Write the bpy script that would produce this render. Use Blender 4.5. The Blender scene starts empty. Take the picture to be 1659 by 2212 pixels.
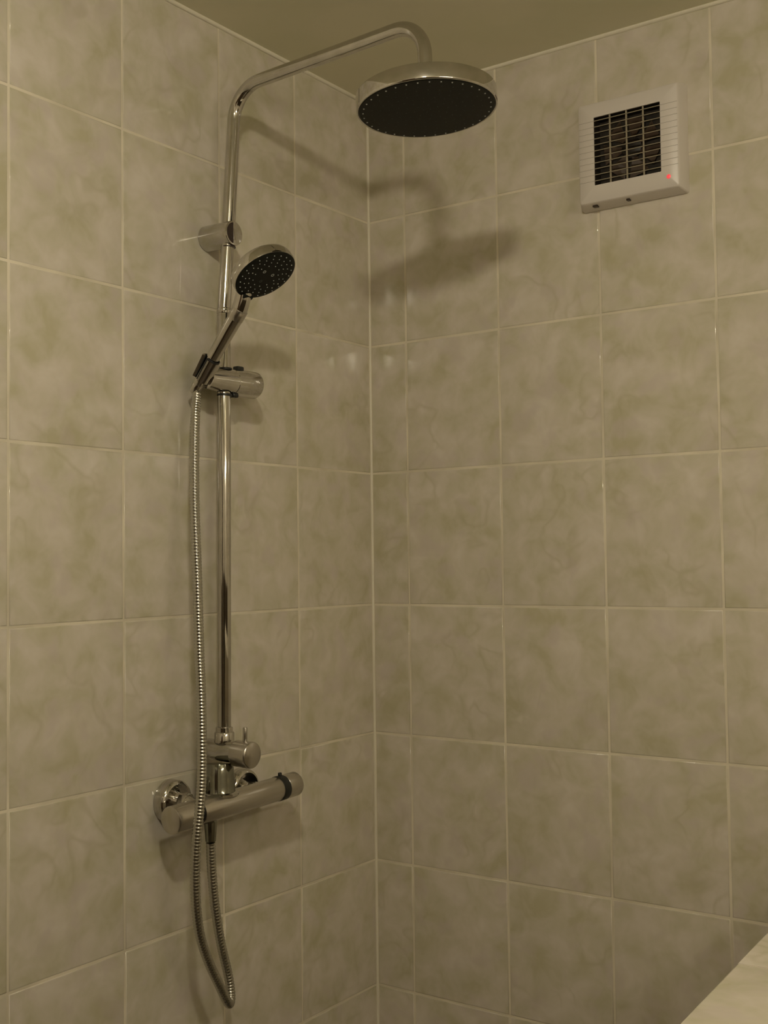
import bpy, bmesh, math, random
from mathutils import Vector, Matrix
random.seed(7)
S = bpy.context.scene
C = S.collection

# ---------------------------------------------------------------- camera
cam = bpy.data.objects.new('camera', bpy.data.cameras.new('camera')); C.objects.link(cam)
X = Vector((0.8159, 0.5780, -0.0124)); Y = Vector((0.0343, -0.0269, 0.9991)); Z = X.cross(Y).normalized()
Y = Z.cross(X).normalized(); X.normalize()
M = Matrix((X, Y, Z)).transposed().to_4x4(); M.translation = (1.3258, -1.8336, 1.4715)
cam.matrix_world = M
cam.data.sensor_fit = 'HORIZONTAL'; cam.data.sensor_width = 36; cam.data.lens = 2548.5 * 36 / 1659
cam.data.clip_start = 0.02
S.camera = cam

# ---------------------------------------------------------------- world, lamp, exposure
S.world = bpy.data.worlds.new('world'); S.world.use_nodes = True
S.world.node_tree.nodes['Background'].inputs[0].default_value = (1, .85, .62, 1)
S.world.node_tree.nodes['Background'].inputs[1].default_value = 0.01
# ceiling lamp just outside the frame: its glowing dome is built with the room
LAMP = (1.01, -1.43, 2.3633); LAMP_COL = (1, .89, .69); LAMP_POWER = 315; FILL_STRIP_POWER = 17
S.view_settings.view_transform = 'Standard'; S.view_settings.look = 'None'
S.view_settings.gamma = 1; S.view_settings.use_curve_mapping = False; S.view_settings.exposure = 0.07
S.cycles.caustics_reflective = False; S.cycles.caustics_refractive = False
S.cycles.sample_clamp_indirect = 4; S.cycles.max_bounces = 10; S.cycles.diffuse_bounces = 6

# ---------------------------------------------------------------- helpers
def tag(o, label=None, cat=None, group=None, kind=None):
    for k, v in (('label', label), ('category', cat), ('group', group), ('kind', kind)):
        if v: o[k] = v
    return o
ORG = {}
def thing(name, label, cat, loc):
    o = bpy.data.objects.new(name, None); C.objects.link(o); o.location = loc
    o.empty_display_size = .05
    ORG[o] = Vector(loc); return tag(o, label, cat)
def obj(name, bm, mat, parent=None, smooth=True, org=None, label=None):
    """link a bmesh given in world coordinates as one object"""
    base = ORG.get(parent, Vector()) if parent else Vector()
    o_ = Vector(org) if org is not None else base
    bmesh.ops.recalc_face_normals(bm, faces=bm.faces)
    bm.transform(Matrix.Translation(-o_))
    me = bpy.data.meshes.new(name); bm.to_mesh(me); bm.free()
    if smooth:
        for p in me.polygons: p.use_smooth = True
        me.set_sharp_from_angle(angle=math.radians(38))
    me.materials.append(mat)
    o = bpy.data.objects.new(name, me); C.objects.link(o)
    if parent: o.parent = parent
    o.location = o_ - base; ORG[o] = o_
    if label: o['label'] = label
    return o
def frame(d):
    d = Vector(d).normalized(); a = d.cross(Vector((0, 0, 1)) if abs(d.z) < .9 else Vector((0, 1, 0))).normalized()
    return a, d.cross(a), d
def lathe(bm, P, d, prof, seg=40, closed_ends=True):
    """prof: list of (distance along d, radius)"""
    a, b, d = frame(d); P = Vector(P); rings = []
    for t, r in prof:
        if r < 1e-6: rings.append([bm.verts.new(P + d * t)])
        else: rings.append([bm.verts.new(P + d * t + (a * math.cos(u) + b * math.sin(u)) * r) for u in [2 * math.pi * k / seg for k in range(seg)]])
    for q, w in zip(rings, rings[1:]):
        for k in range(seg):
            k2 = (k + 1) % seg
            if len(q) == 1 and len(w) == 1: continue
            if len(q) == 1: bm.faces.new((q[0], w[k], w[k2]))
            elif len(w) == 1: bm.faces.new((q[k], q[k2], w[0]))
            else: bm.faces.new((q[k], q[k2], w[k2], w[k]))
    if closed_ends:
        for r_ in (rings[0], rings[-1]):
            if len(r_) > 1: bm.faces.new(r_)
    return bm
def rod(P0, P1, r0, r1=None, bev=.001, seg=40, bm=None):
    bm = bm or bmesh.new(); r1 = r0 if r1 is None else r1
    P0, P1 = Vector(P0), Vector(P1); L = (P1 - P0).length; b = bev
    return lathe(bm, P0, P1 - P0, [(0, r0 - b), (b * .3, r0 - b * .3), (b, r0), (L - b, r1), (L - b * .3, r1 - b * .3), (L, r1 - b)], seg)
def sweep(pts, rad, seg=24, bm=None, cap=True):
    """tube through pts; rad a number or one value per point"""
    bm = bm or bmesh.new(); n = len(pts); pts = [Vector(p) for p in pts]
    T = [(pts[min(i + 1, n - 1)] - pts[max(i - 1, 0)]).normalized() for i in range(n)]
    a = frame(T[0])[0]; rings = []
    for i in range(n):
        a = (a - T[i] * a.dot(T[i])).normalized(); b = T[i].cross(a)
        r = rad[i] if isinstance(rad, (list, tuple)) else rad
        rings.append([bm.verts.new(pts[i] + (a * math.cos(u) + b * math.sin(u)) * r) for u in [2 * math.pi * k / seg for k in range(seg)]])
    for q, w in zip(rings, rings[1:]):
        for k in range(seg):
            bm.faces.new((q[k], q[(k + 1) % seg], w[(k + 1) % seg], w[k]))
    if cap:
        bm.faces.new(rings[0]); bm.faces.new(rings[-1])
    return bm
def box(lo, hi, bev=0, seg=2, bm=None):
    bm = bm or bmesh.new(); vs = [bm.verts.new((x, y, z)) for x in (lo[0], hi[0]) for y in (lo[1], hi[1]) for z in (lo[2], hi[2])]
    fs = [bm.faces.new([vs[i] for i in q]) for q in ((0, 1, 3, 2), (4, 6, 7, 5), (0, 4, 5, 1), (2, 3, 7, 6), (0, 2, 6, 4), (1, 5, 7, 3))]
    if bev:
        es = list({e for f in fs for e in f.edges})
        bmesh.ops.bevel(bm, geom=es, offset=bev, segments=seg, profile=.5, affect='EDGES')
    return bm
def catmull(P, n):
    P = [Vector(p) for p in P]; Q = [P[0] * 2 - P[1]] + P + [P[-1] * 2 - P[-2]]; out = []
    for i in range(1, len(Q) - 2):
        for k in range(n):
            t = k / n; a, b, c, d = Q[i - 1:i + 3]
            out.append(.5 * ((2 * b) + (c - a) * t + (2 * a - 5 * b + 4 * c - d) * t * t + (3 * b - a - 3 * c + d) * t ** 3))
    out.append(P[-1]); return out
def resample(P, step):
    out = [P[0]]; acc = 0
    for a, b in zip(P, P[1:]):
        L = (b - a).length
        while acc + L >= step:
            t = (step - acc) / L; a = a + (b - a) * t; out.append(a); L = (b - a).length; acc = 0
        acc += L
    return out

# ---------------------------------------------------------------- materials
def mat(name, col, rough=.5, metal=0, spec=.5, coat=0):
    m = bpy.data.materials.new(name); m.use_nodes = True; b = m.node_tree.nodes['Principled BSDF']
    b.inputs['Base Color'].default_value = (*col, 1); b.inputs['Roughness'].default_value = rough
    b.inputs['Metallic'].default_value = metal; b.inputs['Specular IOR Level'].default_value = spec
    b.inputs['Coat Weight'].default_value = coat
    return m
def nodes(m): return m.node_tree.nodes, m.node_tree.links, m.node_tree.nodes['Principled BSDF']
def tile_mat():
    m = mat('glazed_marbled_tile', (.6, .55, .45), .1)
    N, L, b = nodes(m)
    tc = N.new('ShaderNodeTexCoord'); oi = N.new('ShaderNodeObjectInfo')
    mul = N.new('ShaderNodeVectorMath'); mul.operation = 'SCALE'; L.new(oi.outputs['Random'], mul.inputs['Scale']); mul.inputs[0].default_value = (31, 17, 23)
    add = N.new('ShaderNodeVectorMath'); L.new(tc.outputs['Object'], add.inputs[0]); L.new(mul.outputs[0], add.inputs[1])
    def noise(scale, det, rough=.5, dist=0.):
        n = N.new('ShaderNodeTexNoise'); n.inputs['Scale'].default_value = scale; n.inputs['Detail'].default_value = det
        n.inputs['Roughness'].default_value = rough; n.inputs['Distortion'].default_value = dist; L.new(add.outputs[0], n.inputs['Vector']); return n
    def ramp(src, stops):
        r = N.new('ShaderNodeValToRGB'); L.new(src, r.inputs[0]); e = r.color_ramp.elements
        e[0].position, e[0].color = stops[0][0], (*stops[0][1], 1); e[1].position, e[1].color = stops[-1][0], (*stops[-1][1], 1)
        for p, c in stops[1:-1]:
            q = e.new(p); q.color = (*c, 1)
        return r
    big = ramp(noise(19, 3, .55, .35).outputs['Fac'], [(.31, (.520, .490, .350)), (.44, (.590, .555, .445)), (.58, (.650, .600, .520)), (.72, (.695, .645, .580))])
    # violet-grey blots and yellow-green veins of the printed glaze
    blot = ramp(noise(21, 2, .5, .2).outputs['Fac'], [(.56, (0, 0, 0)), (.68, (.55, .55, .55))])
    mix = N.new('ShaderNodeMix'); mix.data_type = 'RGBA'; L.new(blot.outputs[0], mix.inputs[0]); L.new(big.outputs[0], mix.inputs[6]); mix.inputs[7].default_value = (.60, .535, .50, 1)
    sub = N.new('ShaderNodeMath'); sub.operation = 'SUBTRACT'; L.new(noise(12, 2, .5, .4).outputs['Fac'], sub.inputs[0]); sub.inputs[1].default_value = .5
    ab = N.new('ShaderNodeMath'); ab.operation = 'ABSOLUTE'; L.new(sub.outputs[0], ab.inputs[0])
    vein = ramp(ab.outputs[0], [(.0, (.34, .34, .34)), (.05, (0, 0, 0))])
    mk = ramp(noise(7, 1).outputs['Fac'], [(.48, (0, 0, 0)), (.62, (1, 1, 1))])
    vm = N.new('ShaderNodeMath'); vm.operation = 'MULTIPLY'; L.new(vein.outputs[0], vm.inputs[0]); L.new(mk.outputs[0], vm.inputs[1])
    mix2 = N.new('ShaderNodeMix'); mix2.data_type = 'RGBA'; L.new(vm.outputs[0], mix2.inputs[0]); L.new(mix.outputs[2], mix2.inputs[6]); mix2.inputs[7].default_value = (.42, .39, .24, 1)
    L.new(mix2.outputs[2], b.inputs['Base Color'])
    bp = N.new('ShaderNodeBump'); bp.inputs['Strength'].default_value = .25; bp.inputs['Distance'].default_value = .0006
    L.new(noise(30, 2, .5).outputs['Fac'], bp.inputs['Height']); L.new(bp.outputs[0], b.inputs['Normal'])
    b.inputs['Roughness'].default_value = .09; b.inputs['Specular IOR Level'].default_value = .5
    return m
LIT = bpy.data.materials.new('lamp_glass'); LIT.use_nodes = True
_b = LIT.node_tree.nodes['Principled BSDF']; _b.inputs['Base Color'].default_value = (.9, .88, .82, 1)
_b.inputs['Emission Color'].default_value = (*LAMP_COL, 1); _b.inputs['Emission Strength'].default_value = LAMP_POWER
def rough_noise(m, c0, c1, scale, bump=0):
    N, L, b = nodes(m); n = N.new('ShaderNodeTexNoise'); n.inputs['Scale'].default_value = scale; n.inputs['Detail'].default_value = 4
    g = N.new('ShaderNodeNewGeometry'); L.new(g.outputs['Position'], n.inputs['Vector'])
    r = N.new('ShaderNodeValToRGB'); r.color_ramp.elements[0].position = .32; r.color_ramp.elements[1].position = .62
    r.color_ramp.elements[0].color = (*c0, 1); r.color_ramp.elements[1].color = (*c1, 1)
    L.new(n.outputs['Fac'], r.inputs[0]); L.new(r.outputs[0], b.inputs['Base Color'])
    if bump:
        bp = N.new('ShaderNodeBump'); bp.inputs['Strength'].default_value = bump; bp.inputs['Distance'].default_value = .0005
        L.new(n.outputs['Fac'], bp.inputs['Height']); L.new(bp.outputs[0], b.inputs['Normal'])
    return m
TILE = tile_mat()
GROUT = rough_noise(mat('cream_grout', (.7, .64, .5), .6, spec=.3), (.61, .56, .45), (.79, .73, .60), 9)
CAULK = rough_noise(mat('cream_sealant', (.7, .66, .54), .35), (.72, .68, .56), (.82, .78, .66), 6)
PAINT = rough_noise(mat('ceiling_paint', (.55, .5, .4), .75, spec=.2), (.74, .73, .56), (.80, .77, .62), 5)
PLAST = rough_noise(mat('far_wall_paint', (.6, .56, .46), .5), (.74, .70, .60), (.80, .75, .65), 4)
FLOOR = rough_noise(mat('floor_stone', (.3, .26, .2), .4), (.10, .08, .055), (.14, .11, .08), 8)
DOORM = mat('brown_door', (.10, .06, .035), .35)
CHROME = rough_noise(mat('polished_chrome', (.7, .68, .65), .07, 1), (.55, .53, .50), (.62, .60, .57), 40)
SATIN = mat('satin_chrome', (.56, .53, .49), .26, 1)
SHADECHROME = mat('shaded_chrome', (.26, .26, .22), .1, 1)  # shaded copy of the chrome, dark reflections put into its colour
HOSEM = mat('hose_chrome', (.50, .49, .45), .2, 1)
DARK = mat('black_rubber_plastic', (.012, .013, .012), .45)
BLACKGLOSS = mat('black_spray_plate', (.008, .009, .007), .5, spec=.2)
BROWN = mat('reflection_and_clip_brown', (.035, .022, .018), .3)  # painted dark reflections on the bracket, and the fan cover clips
NOZ = mat('pale_grey_silicone', (.45, .47, .46), .3)
WHITE = mat('white_plastic', (.70, .655, .62), .32)
LOUV = mat('aged_louvre_plastic', (.34, .30, .22), .45)
INNER = rough_noise(mat('fan_interior', (.03, .025, .018), .5), (.010, .008, .006), (.030, .022, .015), 60)
BLADE = mat('fan_blade_plastic', (.07, .045, .03), .4)
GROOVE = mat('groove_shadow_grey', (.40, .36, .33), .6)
LED = mat('red_indicator', (.8, .1, .1), .3)
LED.node_tree.nodes['Principled BSDF'].inputs['Emission Color'].default_value = (1, .08, .10, 1)
LED.node_tree.nodes['Principled BSDF'].inputs['Emission Strength'].default_value = .55

# ---------------------------------------------------------------- room
CZ = 2.3633
RX, FY = 2.10, -2.70            # far right and front walls, behind the camera
TH = .10; GD = .0006            # wall thickness, depth of the joint below the tile face
def struct(name, bm, m, label=None):
    o = obj(name, bm, m, None, smooth=False); o['kind'] = 'structure'
    if label: o['label'] = label
    return o
wl = struct('wall_left', box((-TH, FY, 0), (-GD, TH, CZ)), GROUT, 'tiled wall that carries the shower column')
wr = struct('wall_right', box((-GD, GD, 0), (RX, TH, CZ)), GROUT, 'tiled wall with the extractor fan')
struct('ceiling', box((-TH, FY - TH, CZ), (RX + TH, TH, CZ + .1)), PAINT, 'plain pale painted ceiling')
struct('floor', box((-TH, FY - TH, -.1), (RX + TH, TH, 0)), FLOOR)
struct('wall_front', box((-TH, FY - TH, 0), (RX + TH, FY, CZ)), PLAST)
struct('wall_far', box((RX, FY, 0), (RX + TH, TH, CZ)), PLAST)
d1 = struct('door_1', box((.35, FY, 0), (1.15, FY + .04, 2.02), .004), DOORM)
ADDED_BAND = rough_noise(mat('added_dark_band', (.12, .09, .06), .3), (.07, .055, .035), (.11, .085, .055), 7)  # unseen dark bands added low on the walls to cut bounce light
struct('added_band_front_left', box((0, FY, 0), (.35, FY + .012, 1.15)), ADDED_BAND); struct('added_band_front_right', box((1.15, FY, 0), (RX, FY + .012, 1.15)), ADDED_BAND)
struct('added_band_far', box((RX - .012, FY + .012, 0), (RX, -.001, 1.15)), ADDED_BAND)
kn = obj('door_handle', sweep([(.43, FY + .04, 1.0), (.43, FY + .09, 1.0), (.45, FY + .095, 1.0), (.55, FY + .095, 1.0)], .009, 12), SATIN, d1)

zrows = [CZ - .003, 2.1265, 1.8847, 1.6398, 1.3894, 1.1463, .9071, .6745, .4375, .1985, .002]
xcols = [.0015, .084, .2848, .4829, .6832, .8842, 1.0852, 1.2862]
ycols = [.0015, .2225, .4182, .6292, .8332, 1.0342, 1.2352, 1.4362]
G = .0038                      # joint width
def slab(w, h):
    """tile: centred, width along X, height along Z, face toward -Y at y=0, body behind it"""
    bm = bmesh.new(); rings = []
    for ins, dep in ((0, .0065), (0, .0011), (.0003, .0005), (.0010, .00012), (.0022, 0)):
        a, c = w / 2 - ins, h / 2 - ins
        rings.append([bm.verts.new((x, dep, z)) for x, z in ((-a, -c), (a, -c), (a, c), (-a, c))])
    for q, s in zip(rings, rings[1:]):
        for k in range(4): bm.faces.new((q[k], q[(k + 1) % 4], s[(k + 1) % 4], s[k]))
    bm.faces.new(rings[-1])
    bmesh.ops.recalc_face_normals(bm, faces=bm.faces)
    if bm.faces[:][-1].normal.y > 0: bmesh.ops.reverse_faces(bm, faces=bm.faces)
    me = bpy.data.meshes.new('tile'); bm.to_mesh(me); bm.free()
    for p in me.polygons: p.use_smooth = True
    me.materials.append(TILE); return me
cache = {}
def tile(parent, pos, w, h, rot):
    k = (round(w, 4), round(h, 4))
    if k not in cache: cache[k] = slab(w, h)
    o = bpy.data.objects.new('tile', cache[k]); C.objects.link(o); o.parent = parent
    o.location = pos; o.rotation_euler = rot; return o
jit = lambda a: random.uniform(-a, a)
for i in range(len(zrows) - 1):
    zt, zb = zrows[i] - G / 2, zrows[i + 1] + G / 2
    for j in range(len(xcols) - 1):
        x0, x1 = xcols[j] + G / 2, xcols[j + 1] - G / 2
        tile(wr, ((x0 + x1) / 2, -.0001 + jit(.00015), (zt + zb) / 2), x1 - x0, zt - zb, (jit(.0012), 0, jit(.0012)))
    for j in range(len(ycols) - 1):
        y0, y1 = -ycols[j] - G / 2, -ycols[j + 1] + G / 2
        tile(wl, (.0001 + jit(.00015), (y0 + y1) / 2, (zt + zb) / 2), y0 - y1, zt - zb, (jit(.0012), 0, math.pi / 2 + jit(.0012)))
# sealant beads: ceiling line on both walls, and the corner
def bead(name, P0, P1, r, label):
    o = obj(name, sweep([P0, P1], r, 10), CAULK, None); o['kind'] = 'structure'; o['label'] = label
bead('trim_1', (.0, FY, CZ - .001), (.0, -.0, CZ - .001), .0045, 'pale sealant line between left tiles and ceiling')
bead('trim_2', (.0, .0, CZ - .001), (RX, .0, CZ - .001), .0045, 'pale sealant line between right tiles and ceiling')
bead('trim_3', (.0003, -.0003, .0), (.0003, -.0003, CZ - .004), .0026, 'thin upright joint in the tiled corner')

lf = thing('ceiling_lamp', 'round glowing dome lamp flush on the ceiling, out of the frame', 'lamp', LAMP)
obj('lamp_base', lathe(bmesh.new(), (LAMP[0], LAMP[1], CZ - .0005), (0, 0, -1), [(0, 0), (0, .054), (.001, .056), (.005, .056), (.006, .054), (.006, 0)], 40), WHITE, lf)
obj('lamp_dome', lathe(bmesh.new(), (LAMP[0], LAMP[1], CZ - .0068), (0, 0, -1), [(0, 0), (0, .041), (.030, .042)] + [(.030 + .014 * math.sin(a), .028 + .014 * math.cos(a)) for a in [math.pi / 2 * k / 6 for k in range(1, 7)]] + [(.044, 0)], 40), LIT, lf)
# unseen strip light added on the far wall to fill the shadows
LIT2 = LIT.copy(); LIT2.name = 'fill_strip_glow'; LIT2.node_tree.nodes['Principled BSDF'].inputs['Emission Strength'].default_value = FILL_STRIP_POWER
fl = thing('fill_strip', 'added fill light strip on the far wall, out of the frame, lightens the shadows', 'lamp', (RX, -1.30, 2.0))
obj('lamp_base', box((RX - .018, -1.68, 1.955), (RX - .0005, -.92, 2.045), .003), WHITE, fl)
obj('fill_diffuser', box((RX - .060, -1.65, 1.962), (RX - .0185, -.95, 2.038), .012, 3), LIT2, fl)

# low tiled partition reaching in from the right wall, only its top and one edge in view
PW, PL, PH = .30, 1.08, 1.05
pa = math.radians(3.0)
pw = bpy.data.meshes.new('partition'); bm = box((0, -PL, 0), (PW, -.0, PH - .001)); bm.to_mesh(pw); bm.free(); pw.materials.append(GROUT)
part = bpy.data.objects.new('wall_partition', pw); C.objects.link(part)
part.location = (.8705, .0, 0); part.rotation_euler = (0, 0, pa); part['kind'] = 'structure'; part['label'] = 'low tiled partition wall, its bright top in the lower right corner'
yj = [-.0015, -.210, -.410, -.610, -.810, -1.010, -PL]
for a, b_ in zip(yj, yj[1:]):
    # top tiles lie flat: local face -Y -> +Z
    tile(part, (PW / 2, (a + b_) / 2, PH + .0002), PW - .0, (a - b_) - G * .8, (-math.pi / 2, 0, 0))
for i in range(4):
    for a, b_ in zip(yj, yj[1:]):
        tile(part, (-.0006, (a + b_) / 2, PH - .0045 - .2590 * (i + .5)), (a - b_) - G, .2550, (0, 0, -math.pi / 2))

# ---------------------------------------------------------------- extractor fan on the right wall
fan = thing('extractor_fan', 'square white extractor fan with dark slatted grille and red indicator, on the right tiled wall', 'fan', (.5505, 0, 2.153))
x0, x1, z0, z1 = .462, .6385, 2.0675, 2.238; gx0, gx1, gz0, gz1 = .4905, .6080, 2.0970, 2.2125
bx0, bx1, bz0, bz1 = x0 - .006, x1 + .005, z0 - .005, z1 + .004
D = -.030
def ring_loop(bm, L_):
    rs = [[bm.verts.new(v) for v in l] for l in L_]
    for q, s in zip(rs, rs[1:]):
        n = len(q)
        for k in range(n): bm.faces.new((q[k], q[(k + 1) % n], s[(k + 1) % n], s[k]))
def rrect(xa, xb, za, zb, r, y, n=5):
    out = []
    for cx, cz, a0 in ((xb - r, zb - r, 0), (xa + r, zb - r, 90), (xa + r, za + r, 180), (xb - r, za + r, 270)):
        for k in range(n):
            a = math.radians(a0 + 90 * k / (n - 1)); out.append((cx + r * math.cos(a), y, cz + r * math.sin(a)))
    return out
def fan_ring(ins_out, y): return rrect(x0 + ins_out, x1 - ins_out, z0 + ins_out, z1 - ins_out, .004, y)
bm = bmesh.new()
loops = [rrect(bx0, bx1, bz0, bz1, .004, -.0004), rrect(bx0 + .0005, bx1 - .0005, bz0 + .0005, bz1 - .0005, .004, -.010),
         fan_ring(-.0003, -.025), fan_ring(.0008, -.0285), fan_ring(.0025, D),
         rrect(gx0, gx1, gz0, gz1, .0012, D), rrect(gx0 + .0002, gx1 - .0002, gz0 + .0002, gz1 - .0002, .0012, D + .002)]
ring_loop(bm, loops)
obj('front_cover', bm, WHITE, fan)
bm = bmesh.new(); ring_loop(bm, [rrect(gx0 + .0002 - e, gx1 - .0002 + e, gz0 + .0002 - e, gz1 - .0002 + e, .0012, y) for e, y in ((.0006, D + .0016), (0, D + .0019), (0, -.004), (.0016, -.004))])
obj('inner_duct', bm, INNER, fan)
obj('backing_panel', box((gx0 - .003, -.0045, gz0 - .003), (gx1 + .003, -.0035, gz1 + .003)), INNER, fan, label='dark interior behind the slats')
# impeller behind the slats
hc = Vector(((gx0 + gx1) / 2, -.0048, (gz0 + gz1) / 2))
obj('fan_hub', lathe(bmesh.new(), hc, (0, -1, 0), [(0, .018), (.005, .018), (.0065, .016), (.0068, 0)], 28), INNER, fan)
for k in range(7):
    a = 2 * math.pi * k / 7 + .5; bm = bmesh.new(); vs = []
    for r, w in ((.016, .20), (.033, .30), (.052, .34)):
        for s in (-1, 1):
            for dy in (0, -.0008):
                vs.append(bm.verts.new(hc + Vector((r * math.cos(a + s * w), -.0032 + s * .0018 + dy, r * math.sin(a + s * w)))))
    for q in range(2):
        o_ = q * 4
        for f in ((0, 2, 6, 4), (1, 5, 7, 3), (0, 4, 5, 1), (2, 3, 7, 6)): bm.faces.new([vs[o_ + i] for i in f])
    bm.faces.new([vs[i] for i in (0, 1, 3, 2)]); bm.faces.new([vs[i] for i in (8, 10, 11, 9)])
    obj('fan_blade', bm, BLADE, fan, smooth=False)
pitch = (gz1 - gz0) / 11.35
zs = [gz1 - pitch * (.62 + k) for k in range(11)]
for z in zs:
    bm = box((gx0 + .0002, D + .0008, z - .0007), (gx1 - .0002, D + .0065, z + .0007), .0004, 1)
    for v in bm.verts:   # slats slope down toward the room
        v.co.z += (v.co.y - D) * .35
    obj('slat', bm, LOUV, fan, smooth=False)
for k in range(3):
    x = gx0 + (gx1 - gx0) * (k + 1) / 4 - .001
    obj('grille_bar', box((x - .0012, D + .0018, gz0), (x + .0012, D + .0050, gz1), .0004, 1), LOUV, fan, smooth=False)
for z in zs:
    for xa, xb in ((x0 + .002, gx0), (gx1, x1 - .0015)):
        if xb > xa: obj('groove_line', box((xa, D - .00012, z - .00035), (xb, D + .0003, z + .00035)), GROOVE, fan, smooth=False)
obj('indicator_light', lathe(bmesh.new(), (.6205, D + .0002, 2.0862), (0, -1, 0), [(0, .0037), (.0009, .0035), (.0014, .0022), (.0016, 0)], 20), LED, fan, label='small lit red indicator')
for x, w in ((.487, .0045), (.546, .003)):
    obj('cover_clip', box((x - w, -.0225, bz0 + .0006), (x + w, -.0145, bz0 + .0042), .0006, 1), BROWN, fan)

# ---------------------------------------------------------------- shower column
col = thing('shower_column', 'tall chrome shower column with riser pipe, overhead arm and wide round rain head', 'shower', (.042, -.458, 1.19))
HC = Vector((.4325, -.454, 2.109)); HN = Vector((.058, -.006, -.998)).normalized()
# riser: lower tube, then the thinner inserted tube with two bends
Pb, Pj, Pk = Vector((.0415, -.460, 1.205)), Vector((.0445, -.4575, 1.874)), Vector((.047, -.449, 1.997))
obj('riser_pipe', rod(Pb, Pj, .0108, .0108, .0008), CHROME, col)
EL = Vector((.0572, -.441, 2.234)); E2 = Vector((.4300, -.4545, 2.238))
def bend(A, B, Cc, r, n=12):
    u = (A - B).normalized(); v = (Cc - B).normalized(); ang = u.angle(v); t = r / math.tan(ang / 2)
    P, Q = B + u * t, B + v * t; w = (u + v).normalized(); O = B + w * (r / math.sin(ang / 2)); out = []
    a, b = P - O, Q - O; th = a.angle(b)
    for k in range(n + 1):
        s = k / n; out.append(O + (a * math.sin((1 - s) * th) + b * math.sin(s * th)) / math.sin(th))
    return out
top = HC - HN * .026
arm = [Pj - (Pk - Pj).normalized() * .01, Pj, Pk] + bend(Pk, EL, E2, .055) + bend(EL, E2, top, .050) + [top]
full = [arm[0]]
for a, b in zip(arm, arm[1:]):
    n = max(1, int((b - a).length / .03))
    for k in range(1, n + 1): full.append(a + (b - a) * k / n)
obj('overhead_arm', sweep(full, .0104, 32), CHROME, col)
obj('pipe_collar', rod(Pj - Vector((0, 0, .006)), Pj + Vector((0, 0, .003)), .0116, .0116, .0008), CHROME, col)
hd = obj('shower_head', lathe(bmesh.new(), HC, -HN, [(.0005, .0965), (-.0004, .0975), (-.0004, .0990), (.0006, .0998), (.0020, .1), (.0205, .1), (.0222, .0994), (.0232, .0978), (.0240, .094), (.0262, .050), (.0275, .022), (.0290, .0165), (.0420, .0158), (.0435, .0145), (.0435, .0)], 96), CHROME, col)
obj('spray_plate', lathe(bmesh.new(), HC + HN * .0004, -HN, [(-.0009, 0), (-.0009, .090), (-.0006, .0955), (.0006, .0968), (.0012, .0968)], 96), BLACKGLOSS, hd, label='black spray plate')
def nozzles(Cc, N_, rows, r0, h, name, parent, m, seg=8, y0=0):
    bm = bmesh.new(); a, b, d = frame(N_)
    for rr, n, ph in rows:
        for k in range(n):
            u = 2 * math.pi * k / n + ph; P = Cc + (a * math.cos(u) + b * math.sin(u)) * rr
            lathe(bm, P, N_, [(0, r0), (h * .7, r0 * .75), (h, r0 * .4)], seg)
    o = obj(name, bm, m, parent); o['kind'] = 'stuff'; return o
nozzles(HC + HN * .0011, HN, [(.0905, 36, .08)], .0013, .0012, 'rim_nozzles', hd, NOZ)
nozzles(HC + HN * .0011, HN, [(.078, 30, .1), (.066, 26, 0), (.054, 22, .1), (.042, 17, 0), (.030, 12, .1), (.018, 7, 0), (.006, 3, 0)], .0008, .0009, 'nozzles', hd, mat('dark_silicone', (.045, .048, .045), .4))
# upper wall bracket
br = obj('wall_bracket', lathe(bmesh.new(), (.0004, -.4485, 1.9975), (1, 0, 0), [(0, .0200), (.0008, .0212), (.045, .0203), (.0575, .0200), (.0592, .0192), (.0596, .0180), (.0596, 0)], 48), CHROME, col)
bm = bmesh.new(); vs = []
for k in range(17):
    a = math.radians(100 + 160 * k / 16); vs.append((-.4485 + .0172 * math.cos(a) , 1.9975 + .0172 * math.sin(a)))
f0 = [bm.verts.new((.0598, y, z)) for y, z in vs]; f1 = [bm.verts.new((.0606, y, z)) for y, z in vs]
bm.faces.new(f0); bm.faces.new(f1)
for k in range(17): bm.faces.new((f0[k], f0[(k + 1) % 17], f1[(k + 1) % 17], f1[k]))
obj('end_reflection', bm, BROWN, br, smooth=False, label='dark reflection painted on the bracket end')  # thin plate standing in for the dark reflection on the end face
for sgn in (-1,):
    obj('underside_reflection', rod(Pk + Vector((.0005, 0, sgn * .0185 - .001)), Pk + Vector((.0005, 0, sgn * .0205 - .001)), .0118, .0118, .0004), BROWN, br)  # brown ring painted in for a small dark reflection below the bracket
# sliding holder
SX, SZ = .0465, 1.760
sl = obj('slider', lathe(bmesh.new(), (SX, -.3880, SZ + .001), (0, -1, -.01), [(0, .0), (0, .0190), (.0008, .0210), (.003, .0222), (.030, .0216), (.055, .0205), (.0555, .0198), (.0563, .0198), (.0568, .0203), (.100, .0172), (.112, .0160), (.113, .0140), (.113, 0)], 48), CHROME, col)
for zz, nm in ((SZ + .020, 1), (SZ - .0215, -1)):
    obj('slider_gasket', rod((SX - .002, -.457, zz - .002), (SX - .002, -.457, zz + .0015), .0122, .0122, .0005), DARK, sl)
obj('release_button', box((SX - .006, -.434, SZ + .017), (SX + .006, -.419, SZ + .0275), .002, 2), DARK, sl, label='small black release button')
obj('lower_slot', box((SX - .001, -.447, SZ - .0245), (SX + .009, -.435, SZ - .018), .0015, 1), DARK, sl)
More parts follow.
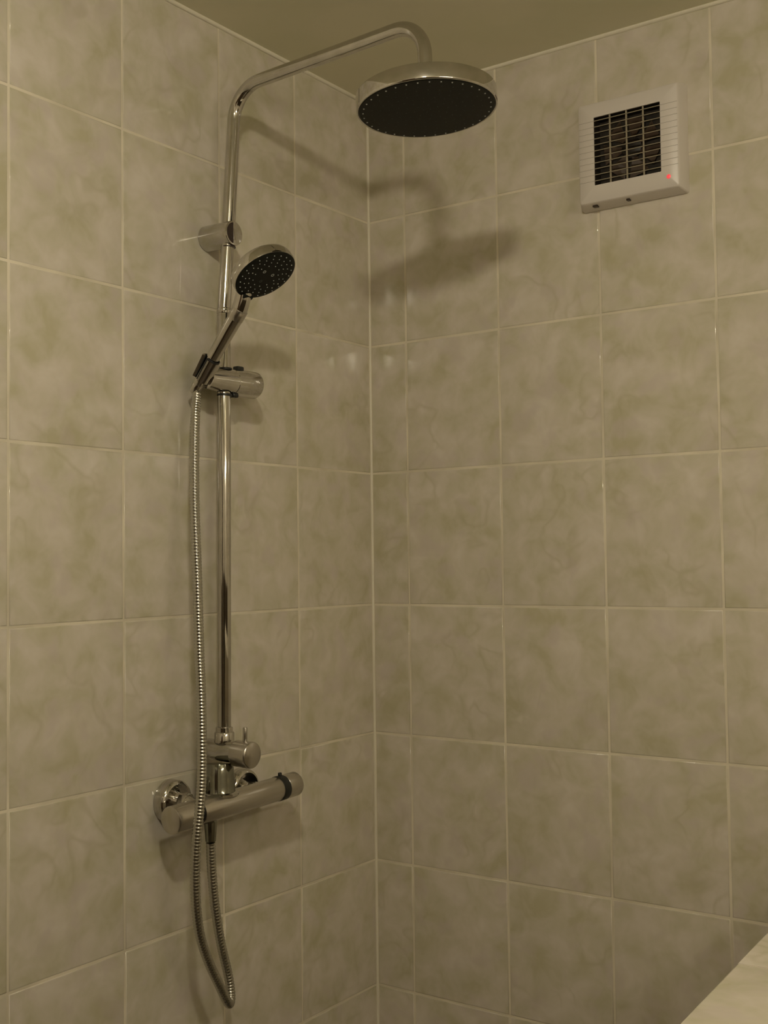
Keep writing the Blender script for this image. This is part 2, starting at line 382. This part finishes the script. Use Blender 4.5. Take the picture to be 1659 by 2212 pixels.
# cradle: open sleeve around the handle
HD = Vector((.6450, 0, .7640)).normalized(); HB = Vector((.0340, -.5080, 1.7480))
def csleeve(P, d, L_, ri0, ri1, th, gap0, gap1, n=30):
    a, b, d = frame(d); bm = bmesh.new(); R_ = []
    for k in range(n + 1):
        u = gap1 + (2 * math.pi - (gap1 - gap0)) * k / n; e = a * math.cos(u) + b * math.sin(u)
        R_.append([bm.verts.new(P + e * r + d * t) for r, t in ((ri0, 0), (ri0 + th, 0), (ri1 + th, L_), (ri1, L_))])
    for q, s in zip(R_, R_[1:]):
        for k in range(4): bm.faces.new((q[k], q[(k + 1) % 4], s[(k + 1) % 4], s[k]))
    bm.faces.new(R_[0]); bm.faces.new(R_[-1]); return bm
cp = HB + HD * .012
obj('cradle', csleeve(cp, HD, .038, .0100, .0125, .0042, math.radians(-42), math.radians(22)), CHROME, sl)
obj('cradle_liner', csleeve(cp + HD * .001, HD, .0385, .0094, .0118, .0012, math.radians(-20), math.radians(2)), DARK, sl)

# ---------------------------------------------------------------- hand shower
hs = thing('hand_shower', 'chrome hand shower with black dotted round spray face, tilted in the sliding holder', 'hand shower', HB)
FC = Vector((.1760, -.5080, 1.9010)); FN = Vector((.556, .0, -.83)).normalized(); FU = Vector((.83, 0, .556)).normalized()
joint = FC - FU * .040 - FN * .0125
pts = [HB + HD * t for t in (0, .002, .01, .03, .06, .09, .12, .135)]
pts += [HB + HD * .152 - FN * .005, joint]
obj('handle', sweep(catmull(pts, 4), [.0078 + .0046 * min(1, k / 27) for k in range(len(pts) * 4 - 3)], 28), CHROME, hs)
obj('handle_nut', rod(HB - HD * .012, HB + HD * .004, .0078, .0088, .0008), CHROME, hs)
obj('handle_collar', rod(HB + HD * .124, HB + HD * .142, .0126, .0127, .0008), SATIN, hs)
sh = obj('spray_head', lathe(bmesh.new(), FC, -FN, [(.0004, .047), (-.0002, .0480), (.0, .0494), (.002, .0500), (.011, .0500), (.0165, .0482), (.0200, .0440), (.0225, .034), (.0236, .018), (.0240, 0)], 64), CHROME, hs)
obj('spray_face', lathe(bmesh.new(), FC + FN * .0004, -FN, [(-.0018, 0), (-.0018, .040), (-.0012, .0455), (0, .0488), (.0016, .0490)], 64), BLACKGLOSS, hs, label='black spray face')
tb = FC - FU * .0515
a_, b_, d_ = FU, Vector((0, 1, 0)), FN
bm = box((-.0125, -.0095, -.006), (.010, .0095, .0062), .002, 2)
bm.transform(Matrix.Translation(tb) @ Matrix((a_, b_, d_)).transposed().to_4x4())
obj('face_tab', bm, BLACKGLOSS, hs)
nozzles(FC + FN * .0020, FN, [(.0425, 22, .0), (.0355, 20, .1), (.0285, 16, .05), (.0215, 11, .1)], .0009, .0010, 'nozzles', hs, NOZ)
for k in range(3):
    u = math.radians(25 + 120 * k); e = Vector((0, 1, 0)) * math.cos(u) + FU * math.sin(u)
    obj('jet_ring', lathe(bmesh.new(), FC + FN * .0018 + e * .0115, FN, [(0, .0028), (.0006, .0026), (.0006, .0018), (.0001, .0016)], 16), NOZ if k != 2 else DARK, hs)

# ---------------------------------------------------------------- hose
hp = [(.0330, -.508, 1.7370), (.036, -.512, 1.722), (.045, -.524, 1.690), (.055, -.536, 1.625), (.066, -.547, 1.554), (.080, -.557, 1.449), (.090, -.564, 1.347), (.098, -.569, 1.28), (.104, -.574, 1.213),
      (.107, -.578, 1.161), (.107, -.583, 1.115), (.105, -.586, 1.082), (.100, -.585, 1.035), (.095, -.579, .980), (.090, -.566, .929), (.085, -.542, .881), (.081, -.515, .838), (.075, -.493, .808), (.067, -.478, .800), (.060, -.4695, .812),
      (.056, -.471, .840), (.055, -.485, .890), (.055, -.497, .947), (.057, -.506, 1.005), (.060, -.511, 1.0485)]
cen = resample(catmull(hp, 24), .0049 / 6)
rad = [(.0063 + .0011 * (math.sin(math.pi * ((i % 6) + .5) / 6) ** .7)) for i in range(len(cen))]
ho = obj('shower_hose', sweep(cen, rad, 14), HOSEM, None, org=hp[0])
tag(ho, 'ribbed chrome hose hanging in a loop from the hand shower to the mixer', 'hose')

# ---------------------------------------------------------------- mixer
MX, MZ = .060, 1.1005
mx = thing('shower_mixer', 'chrome bar mixer tap with round end knobs, at the foot of the shower column', 'tap', (MX, -.455, MZ))
by = lambda y: (MX, y, MZ + (y + .455) * .03)
obj('mixer_bar', rod(by(-.5390), by(-.3565), .0195, .0195, .0012, 48), SATIN, mx)
lk = obj('left_knob', lathe(bmesh.new(), by(-.5955), (0, 1, .03), [(0, 0), (0, .0185), (.0012, .0203), (.003, .0208), (.0480, .0208), (.049, .0198), (.049, 0)], 48), SATIN, mx); lk.name = 'volume_knob'
obj('knob_ring', rod(by(-.5470), by(-.5385), .0165, .0165, .0005), DARK, mx)
obj('stop_ring', rod(by(-.3570), by(-.3420), .0202, .0202, .0006, 48), DARK, mx, label='black ring beside the temperature knob')
tk = obj('temperature_knob', lathe(bmesh.new(), by(-.3425), (0, 1, .03), [(0, 0), (0, .0192), (.0008, .0200), (.0300, .0200), (.0325, .0185), (.0330, 0)], 48), SATIN, mx)
obj('stop_button', box((MX - .002, -.352, MZ + .021), (MX + .003, -.346, MZ + .0285), .001, 1), DARK, mx)
for y, z in ((-.5395, 1.110), (-.3830, 1.1035)):
    obj('wall_rosette', lathe(bmesh.new(), (.0004, y, z), (1, 0, 0), [(0, .0325), (.0006, .0330), (.0150, .0322), (.0185, .0300), (.0200, .0265), (.0185, .0220), (.0165, .0150), (.0165, 0)], 56), CHROME, mx)
    yy = y + (.004 if y < -.45 else 0)
    obj('inlet_elbow', sweep(catmull([(.012, yy, z), (.030, yy, z), (.044, yy + .002, (z + MZ) / 2), (MX, yy + .004, MZ)], 6), .0125, 28), CHROME, mx)
    obj('inlet_nut', lathe(bmesh.new(), (.024, yy, z - .001), (1, 0, -.1), [(0, .0150), (.001, .0160), (.013, .0160), (.014, .0150)], 6), CHROME, mx)
# outlet under the bar
obj('hose_nut', rod((.060, -.511, 1.087), (.060, -.511, 1.050), .0105, .0082, .001), SHADECHROME, mx)
# flared neck and diverter valve between bar and riser
NX, NY = .0440, -.4740
obj('neck', lathe(bmesh.new(), (NX + .004, NY - .004, 1.1050), (-.05, .05, 1), [(0, .0265), (.006, .0265), (.010, .0258), (.013, .0245), (.022, .0238), (.040, .0232), (.050, .0222), (.056, .020)], 48), SHADECHROME, mx)
obj('neck_flange', lathe(bmesh.new(), (NX + .006, NY - .004, 1.1130), (0, 0, 1), [(0, .0270), (.001, .0285), (.0040, .0285), (.0055, .0265)], 48), CHROME, mx)
DZ = 1.1765
dv = obj('diverter_valve', lathe(bmesh.new(), (.0060, -.4600, DZ + .002), (1, 0, -.02), [(0, 0), (0, .0155), (.001, .0165), (.0600, .0165), (.0608, .0155), (.0620, .0155), (.0620, 0)], 48), CHROME, mx)
dc = obj('diverter_cap', lathe(bmesh.new(), (.0672, -.4600, DZ), (1, 0, -.03), [(0, 0), (0, .0190), (.0010, .0203), (.0300, .0206), (.0325, .0200), (.0338, .0184), (.0342, .0)], 48), SATIN, mx)
obj('diverter_pin', rod((.0850, -.4600, DZ + .018), (.0855, -.4600, DZ + .041), .0036, .0036, .0008, 20), SATIN, mx)
obj('riser_nut', lathe(bmesh.new(), (.0415, -.4600, DZ + .0145), (0, 0, 1), [(0, .0150), (.001, .0158), (.0150, .0158), (.0165, .0148), (.0170, .0135), (.0235, .0135), (.0240, .0128)], 40), CHROME, mx)
for o in list(bpy.data.objects):
    if o.name.startswith('left_knob'): o.name = 'volume_knob'
